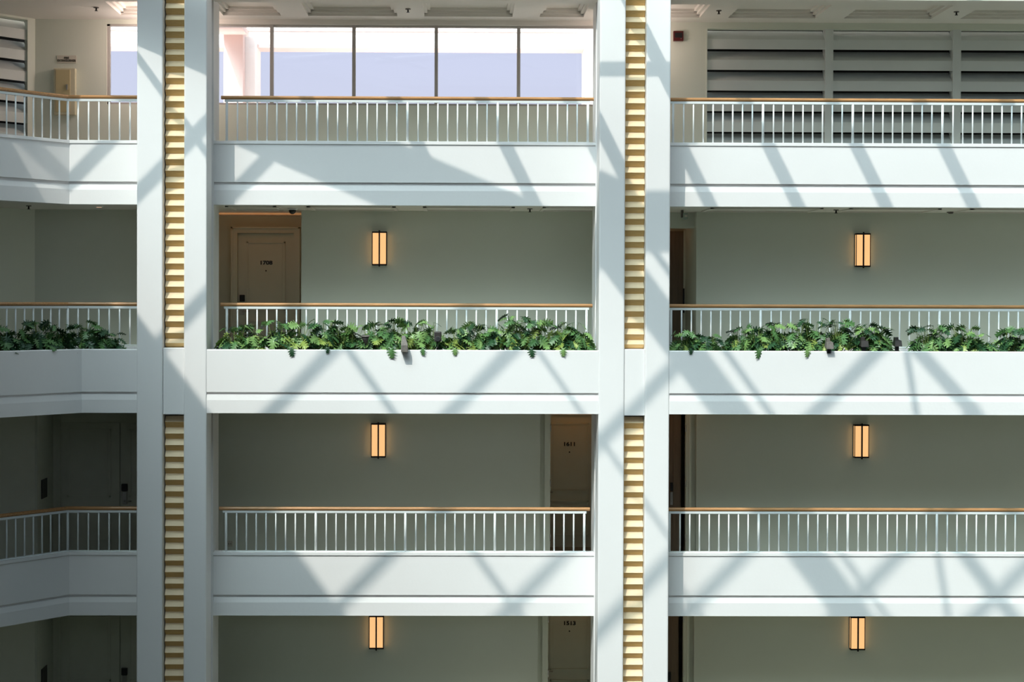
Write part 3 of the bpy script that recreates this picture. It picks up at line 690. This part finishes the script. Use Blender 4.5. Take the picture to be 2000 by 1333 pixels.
bm = bmesh.new(); bmesh.ops.create_uvsphere(bm, u_segments=14, v_segments=8, radius=0.055); me = bpy.data.meshes.new('dome'); bm.to_mesh(me); bm.free(); me.materials.append(M['black']); obj('dome', me, r, (0, 0, -0.03))
p = P(1857, 414, 2.1); r = root('smoke_detector', (p.x, 2.1, CEIL[17]), 'flat round detector on the ceiling of the wider bay', 'smoke detector')
tube('base', M['spot'], (p.x, 2.1, CEIL[17]), (p.x, 2.1, CEIL[17] - 0.015), 0.06, seg=16, parent=r)
tube('cover', M['spot'], (p.x, 2.1, CEIL[17] - 0.015), (p.x, 2.1, CEIL[17] - 0.03), 0.045, 0.03, seg=16, parent=r)
p = P(193.5, 403, 1.5); r = root('downlight', (p.x, 1.5, CEIL[17]), 'small glowing round downlight in the bent balcony ceiling', 'downlight')
tube('trim_ring', M['metalw'], (p.x, 1.5, CEIL[17]), (p.x, 1.5, CEIL[17] - 0.01), 0.055, seg=16, parent=r)
tube('lens', M['downlight'], (p.x, 1.5, CEIL[17] - 0.01), (p.x, 1.5, CEIL[17] - 0.014), 0.04, seg=16, parent=r)
# emergency lamp hanging in the wide bay
x0, x1, zt, zb = X(1329.5, 1.9), X(1341.5, 1.9), CEIL[17], Z(429, 1.9, 1336)
r = root('emergency_sign', ((x0 + x1) / 2, 1.9, zb), 'pale hanging emergency light box beside the white column', 'emergency light')
box('housing', M['signgreen'], x0 + 0.02, x1 - 0.01, 1.75, 2.05, zb, zt - 0.05, r, bev=0.006)
box('bracket', M['spot'], x0, x0 + 0.03, 1.85, 1.95, zb + 0.03, zt, r)
box('side_panel', M['sign'], x0 + 0.035, x1 - 0.02, 1.738, 1.75, zb + 0.03, zt - 0.08, r)
# fire cabinet and its sign
x0, x1, zt, zb = X(108, YW, 180), X(149.5, YW, 180), Z(135, YW, 128), Z(225.5, YW, 128)
r = root('fire_cabinet', ((x0 + x1) / 2, YW, zb), 'cream metal fire extinguisher cabinet on the top floor wall', 'cabinet')
box('body', M['creamlt'], x0, x1, YW - 0.10, YW, zb, zt, r, bev=0.006)
dd = box('door', M['cream'], x0 + 0.03, x1 - 0.075, YW - 0.115, YW - 0.10, zb + 0.04, zt - 0.025, r, bev=0.003)
box('handle', M['chrome'], x1 - 0.13, x1 - 0.11, YW - 0.135, YW - 0.115, zb + 0.38, zb + 0.46, dd)
x0, x1, zt, zb = X(111.5, YW, 115), X(149.5, YW, 115), Z(108.5, YW, 130), Z(123.5, YW, 130)
r = root('wall_sign', ((x0 + x1) / 2, YW, zb), 'small cream wall sign above the fire cabinet', 'sign')
box('plate', M['sign'], x0, x1, YW - 0.012, YW, zb, zt, r)
text('lettering', 'FIRE', M['ink'], 0.045, ((x0 + x1) / 2, YW - 0.014, zb + 0.078), r, 0.95)
text('lettering', 'EXTINGUISHER', M['ink'], 0.045, ((x0 + x1) / 2, YW - 0.014, zb + 0.037), r, 0.92)
# red alarm box
x0, x1, zt, zb = X(1314.5, YW, 70), X(1334, YW, 70), Z(61.5, YW, 1324), Z(81, YW, 1324)
r = root('alarm_box', ((x0 + x1) / 2, YW, zb), 'small dark red alarm box high on the wall beside the louvres', 'alarm')
box('housing', M['red'], x0, x1, YW - 0.06, YW, zb, zt, r, bev=0.006)
box('grille', M['black'], x0 + 0.02, x1 - 0.02, YW - 0.066, YW - 0.06, zb + 0.05, zt - 0.03, r)
tube('strobe', M['chrome'], ((x0 + x1) / 2 + .04, YW - 0.072, zb + 0.035), ((x0 + x1) / 2 + .04, YW - 0.06, zb + 0.035), 0.006, parent=r)
# socket
p = P(449, 1063, YW); r = root('wall_socket', (p.x, YW, p.z), 'small wall socket low behind the railing before door 1611', 'socket')
box('plate', M['sign'], p.x - 0.045, p.x + 0.045, YW - 0.01, YW, p.z - 0.04, p.z + 0.05, r, bev=0.003)
boxes('slots', M['ink'], [(p.x - 0.02, p.x - 0.012, YW - 0.012, YW - 0.01, p.z - 0.01, p.z + 0.015), (p.x + 0.012, p.x + 0.02, YW - 0.012, YW - 0.01, p.z - 0.01, p.z + 0.015)], r)

# ------------------------------------------------------------------ planter spotlights
def spotlight(px, y0, y1, wpx, style, label, Y=0.06):
    x = X(px, Y, y1); zt, zb = Z(y0, Y, px), Z(y1, Y, px); hw = wpx / 2 * 24.6 / F
    zs_ = Z(684, 0) - 0.05
    r = root('spotlight', (x, Y + 0.1, zs_), label, 'spotlight', 'garden spotlights standing in the planters')
    tube('stake', M['black'], (x, Y + 0.12, zs_), (x, Y + 0.12, (zt + zb) / 2), 0.014, parent=r)
    if style == 'bullet':       # upright weathered box with a narrower top, leaning over the edge
        zm = zb + (zt - zb) * 0.43
        box('housing', M['spot'], x - hw, x + hw, Y - 0.07, Y + 0.07, zb, zm, r, bev=0.004)
        v = [(x - hw, Y - 0.05, zm), (x + hw, Y - 0.05, zm), (x + hw, Y + 0.07, zm), (x - hw, Y + 0.07, zm), (x - hw * .8, Y, zt), (x + hw * .1, Y, zt), (x + hw * .4, Y + .07, zt - .02), (x - hw * .8, Y + .07, zt)]
        mesh('hood', v, [(0, 3, 2, 1), (4, 5, 6, 7), (0, 1, 5, 4), (1, 2, 6, 5), (2, 3, 7, 6), (3, 0, 4, 7)], M['spot'], r)
    elif style == 'lens':
        box('housing', M['spotdk'], x - hw, x + hw, Y, Y + 0.13, zb, zt, r, bev=0.014)
        tube('bezel', M['chrome'], (x, Y + 0.01, zb + 0.045), (x, Y - 0.012, zb + 0.045), hw * 0.72, seg=16, parent=r)
        tube('lens', M['glass'], (x, Y - 0.012, zb + 0.045), (x, Y - 0.02, zb + 0.045), hw * 0.55, seg=16, parent=r)
    elif style == 'cone':
        tube('housing', M['spotdk'], (x, Y + 0.06, zb), (x, Y + 0.02, zt - 0.012), hw * 0.5, hw, seg=16, parent=r)
        tube('rim', M['spot'], (x, Y + 0.02, zt - 0.012), (x, Y + 0.018, zt), hw * 1.12, seg=16, parent=r)
    else:                       # hooded flood: tapered housing with raised back
        mm = M['spot'] if style == 'hood_grey' else M['spotdk']
        zm = zb + (zt - zb) * 0.62
        v = [(x - hw, Y - 0.05, zb), (x + hw, Y - 0.05, zb), (x + hw * .95, Y + 0.12, zb + .02), (x - hw * .95, Y + 0.12, zb + .02), (x - hw * .9, Y - 0.03, zm), (x + hw * .9, Y - 0.03, zm), (x + hw * .6, Y + 0.12, zm + .02), (x - hw * .6, Y + 0.12, zm + .02)]
        mesh('housing', v, [(0, 3, 2, 1), (4, 5, 6, 7), (0, 1, 5, 4), (1, 2, 6, 5), (2, 3, 7, 6), (3, 0, 4, 7)], mm, r)
        box('ballast_box', mm, x - hw * .75, x + hw * .2, Y + 0.0, Y + 0.1, zm - 0.01, zt, r, bev=0.005)
        box('yoke', M['black'], x - hw * .5, x + hw * .5, Y + 0.03, Y + 0.05, zs_ + 0.02, zb + 0.01, r)
spotlight(713.5, 656, 670, 15, 'cone', 'black cone spotlight pointing up among the leaves')
spotlight(790, 656, 688, 13, 'bullet', 'weathered grey spotlight hanging over the planter edge', Y=-0.06)
spotlight(855, 648, 668, 14, 'lens', 'black spotlight with a round silver lens')
spotlight(1620, 661, 682, 14, 'hood_grey', 'grey hooded spotlight, nearest the column of its row', Y=-0.03)
spotlight(1688, 659, 678, 15, 'hood', 'dark hooded spotlight between leafy clumps, middle of its row')
spotlight(1753.5, 659, 677, 14, 'hood', 'dark hooded spotlight in a gap without leaves')

# ------------------------------------------------------------------ plants
def leaf_mesh(k, m):
    """a deeply lobed leaf, unit length, stalk at the origin, tip towards +x, gently folded and drooping"""
    rnd = random.Random(k)
    lob = [(0.10, 0.30, -0.30), (0.26, 0.50, 0.0), (0.46, 0.52, 0.15), (0.66, 0.42, 0.26), (0.84, 0.26, 0.30)]
    outl = [(0.04, 0.0)]
    up_ = []
    up_.append((0.02, 0.08))
    for i, (x, w_, sw) in enumerate(lob):
        w_ *= rnd.uniform(0.85, 1.1)
        up_.append((x + sw * 0.55 - 0.02, w_)); up_.append((x + sw * 0.55 + 0.04, w_ * 0.97)); up_.append((x + 0.10, w_ * 0.22 + 0.03))
    dn = [(x, -y) for x, y in reversed(up_)]
    pts = up_ + [(1.06, 0.0)] + dn
    sp = [0.04, 0.25, 0.5, 0.75, 0.98]
    def h(x, y): return 0.22 * abs(y) - 0.38 * x * x - 0.35 * y * y + 0.03 * math.sin(9 * y + k)
    V = [(x, y, h(x, y)) for x, y in pts] + [(x, 0, h(x, 0) - 0.02) for x in sp]
    n = len(pts); Fc = []
    def near(x): return n + min(range(len(sp)), key=lambda i: abs(sp[i] - x))
    for i in range(n - 1):
        a, b = near(pts[i][0]), near(pts[i + 1][0])
        if a == b: Fc.append((i, i + 1, a))
        else: Fc.append((i, i + 1, b)); Fc.append((i, b, a))
    me = bpy.data.meshes.new('leaf'); me.from_pydata(V, [], Fc); me.materials.append(m)
    return me
LEAVES = [[leaf_mesh(k, m) for k in range(3)] for m in LEAF]
def plant(x, y, z, spread, height, n, label, group, rnd, tone=(5, 4, 4, 1)):
    r = root('leafy_plant', (x, y, z), label, 'plant', group)
    SV, SF = [], []
    n = int(n * 1.45)
    for i in range(n):
        a = rnd.uniform(0, 2 * math.pi); rr = spread * math.sqrt(rnd.uniform(0.02, 1))
        lx, ly = rr * math.cos(a), rr * math.sin(a) * 0.62
        lz = height * (1 - 0.55 * (rr / spread) ** 1.5) * rnd.uniform(0.35, 1.0)
        size = rnd.uniform(0.12, 0.175)
        if rnd.random() < 0.14: lz = height * rnd.uniform(0.95, 1.15); size *= 0.9
        tip = Vector((lx, ly, max(lz, 0.05)))
        # tilt: leaf plane faces up and outwards, tip hanging a little
        yaw = math.atan2(ly, lx) + rnd.gauss(0, 0.5)
        pitch = rnd.uniform(0.0, 0.9) if lz < height * 0.8 else rnd.uniform(-0.3, 0.4)
        rollv = rnd.gauss(0, 0.5)
        rot = Matrix.Rotation(yaw, 4, 'Z') @ Matrix.Rotation(pitch, 4, 'Y') @ Matrix.Rotation(rollv, 4, 'X')
        fwd_ = rot @ Vector((1, 0, 0)); base = tip - fwd_ * size * 0.4
        base.z = max(base.z, 0.03)
        k = rnd.choices(range(4), tone)[0]
        if lz > height * 0.8 and k == 3: k = 0
        o = bpy.data.objects.new('leaf', rnd.choice(LEAVES[k])); COL.objects.link(o); o.parent = r
        o.matrix_local = Matrix.Translation(base) @ rot @ Matrix.Diagonal((size, size * rnd.uniform(0.85, 1.1), size, 1))
        root_ = Vector((lx * 0.12, ly * 0.12, 0))
        v, f = tubevf(root_, base, 0.0055, 0.0035, 4, off=len(SV), caps=False); SV += v; SF += f
    me = bpy.data.meshes.new('stalks'); me.from_pydata(SV, [], SF); me.materials.append(M['stem'])
    q = obj('stalks', me, r); q['kind'] = 'stuff'
zp = Z(684, 0) - 0.05
rnd = random.Random(11)
def row(lst, group, names, tone):
    for (px, s, h, n), nm in zip(lst, names):
        yy = 0.30
        x = X(px, yy, 660)
        if px < 165:
            q = corner(0.3); k = (165 - px) / 115.0; x, y = q.x + U.x * k, q.y + U.y * k
        else: y = yy
        plant(x, y, zp, s, h, n, nm, group, rnd, tone)
G1, G2, G3 = 'shaded plants on the bent planter', 'leafy plants in the planter before door 1708', 'leafy plants in the planter of the wider bay'
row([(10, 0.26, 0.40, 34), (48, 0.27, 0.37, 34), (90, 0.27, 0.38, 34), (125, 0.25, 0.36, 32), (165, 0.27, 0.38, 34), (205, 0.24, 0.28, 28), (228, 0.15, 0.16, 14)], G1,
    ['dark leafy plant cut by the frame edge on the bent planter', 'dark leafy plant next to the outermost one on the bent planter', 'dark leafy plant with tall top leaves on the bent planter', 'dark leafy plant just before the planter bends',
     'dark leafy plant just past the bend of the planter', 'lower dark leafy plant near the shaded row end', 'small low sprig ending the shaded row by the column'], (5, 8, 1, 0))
row([(462, 0.26, 0.33, 40), (500, 0.26, 0.33, 40), (540, 0.28, 0.40, 42), (585, 0.26, 0.36, 40), (628, 0.28, 0.40, 46), (664, 0.20, 0.34, 26), (690, 0.22, 0.34, 28), (728, 0.22, 0.36, 30), (763, 0.27, 0.42, 40), (812, 0.27, 0.37, 40), (845, 0.22, 0.42, 24), (895, 0.27, 0.32, 36), (920, 0.22, 0.38, 24),
     (960, 0.26, 0.36, 38), (1003, 0.27, 0.46, 48), (1045, 0.27, 0.40, 44), (1085, 0.26, 0.36, 38), (1118, 0.26, 0.38, 36), (1138, 0.16, 0.27, 20)], G2,
    ['low leafy plant right below door 1708 beside the column', 'leafy plant below the lock of door 1708', 'taller leafy plant below the hinge side of door 1708', 'leafy plant a step past door 1708', 'broad dense plant between door 1708 and the cone spotlight',
     'narrow plant in the gap before the cone spotlight', 'small plant touching the cone spotlight', 'plant just past the black cone spotlight', 'tall plant behind the weathered grey spotlight', 'leafy plant between grey spotlight and lens spotlight', 'tall sprig above the lens spotlight',
     'low bright plant just past the lens spotlight', 'thin upright sprig with a flat top leaf', 'yellow-green plant before the tallest one', 'tallest plant of the row before door 1708', 'dark dense plant next to the tallest one', 'leafy plant third from the column by door 1611', 'leafy plant second from the column by door 1611', 'small bright plant touching the column by door 1611'], (5, 3, 5, 2))
row([(1340, 0.24, 0.27, 30), (1375, 0.24, 0.25, 28), (1393, 0.16, 0.2, 14), (1442, 0.22, 0.32, 26), (1475, 0.26, 0.34, 38), (1512, 0.26, 0.40, 36), (1550, 0.26, 0.38, 36), (1588, 0.27, 0.44, 40), (1640, 0.25, 0.42, 38), (1700, 0.27, 0.37, 46), (1722, 0.20, 0.34, 26),
     (1810, 0.25, 0.34, 34), (1835, 0.24, 0.36, 34), (1880, 0.25, 0.36, 36), (1912, 0.22, 0.27, 26), (1975, 0.24, 0.32, 36), (2010, 0.25, 0.33, 34)], G3,
    ['low dark plant against the column in the wider bay', 'low plant second from the column in the wider bay', 'tiny sprig ending the first short clump', 'plant starting the long clump of the wider bay', 'dense plant with a hanging leaf in the long clump', 'plant with two flat raised leaves in the long clump', 'plant in the middle of the long clump',
     'tall plant just before the grey hooded spotlight', 'tall plant just past the grey hooded spotlight', 'dense dark plant past the middle spotlight', 'plant ending the long clump before the bare gap', 'plant starting the clump after the bare gap', 'peaked plant of the clump after the bare gap', 'bright plant in the clump after the bare gap', 'low plant ending the clump after the bare gap', 'dark plant of the last clump, wholly in view', 'plant of the last clump cut by the frame edge'], (5, 5, 4, 1))

# leaves hanging over the planter edge
def hang(px, py, size, k):
    y = -0.055 if px > 300 else None
    p = P(px, py, -0.055)
    best = min((o for o in COL.objects if o.name.startswith('leafy_plant')), key=lambda o: (o.location - p).length)
    o = bpy.data.objects.new('leaf', LEAVES[k][rnd.randrange(3)]); COL.objects.link(o); o.parent = best
    rot = Matrix.Rotation(-math.pi / 2 + rnd.uniform(-0.35, 0.35), 4, 'Z') @ Matrix.Rotation(1.15, 4, 'Y') @ Matrix.Rotation(rnd.uniform(-0.3, 0.3), 4, 'X')
    base = Vector((p.x, 0.0, Z(684, 0) + 0.035)) - best.location
    o.matrix_local = Matrix.Translation(base) @ rot @ Matrix.Diagonal((size, size, size, 1))
for a in ((568, 700, 0.12, 1), (764, 698, 0.14, 0), (826, 697, 0.10, 0), (888, 694, 0.10, 2), (1038, 700, 0.12, 1), (1101, 694, 0.11, 2), (640, 690, 0.08, 1),
          (1350, 690, 0.08, 1), (1482, 702, 0.13, 0), (1578, 696, 0.11, 2)): hang(*a)
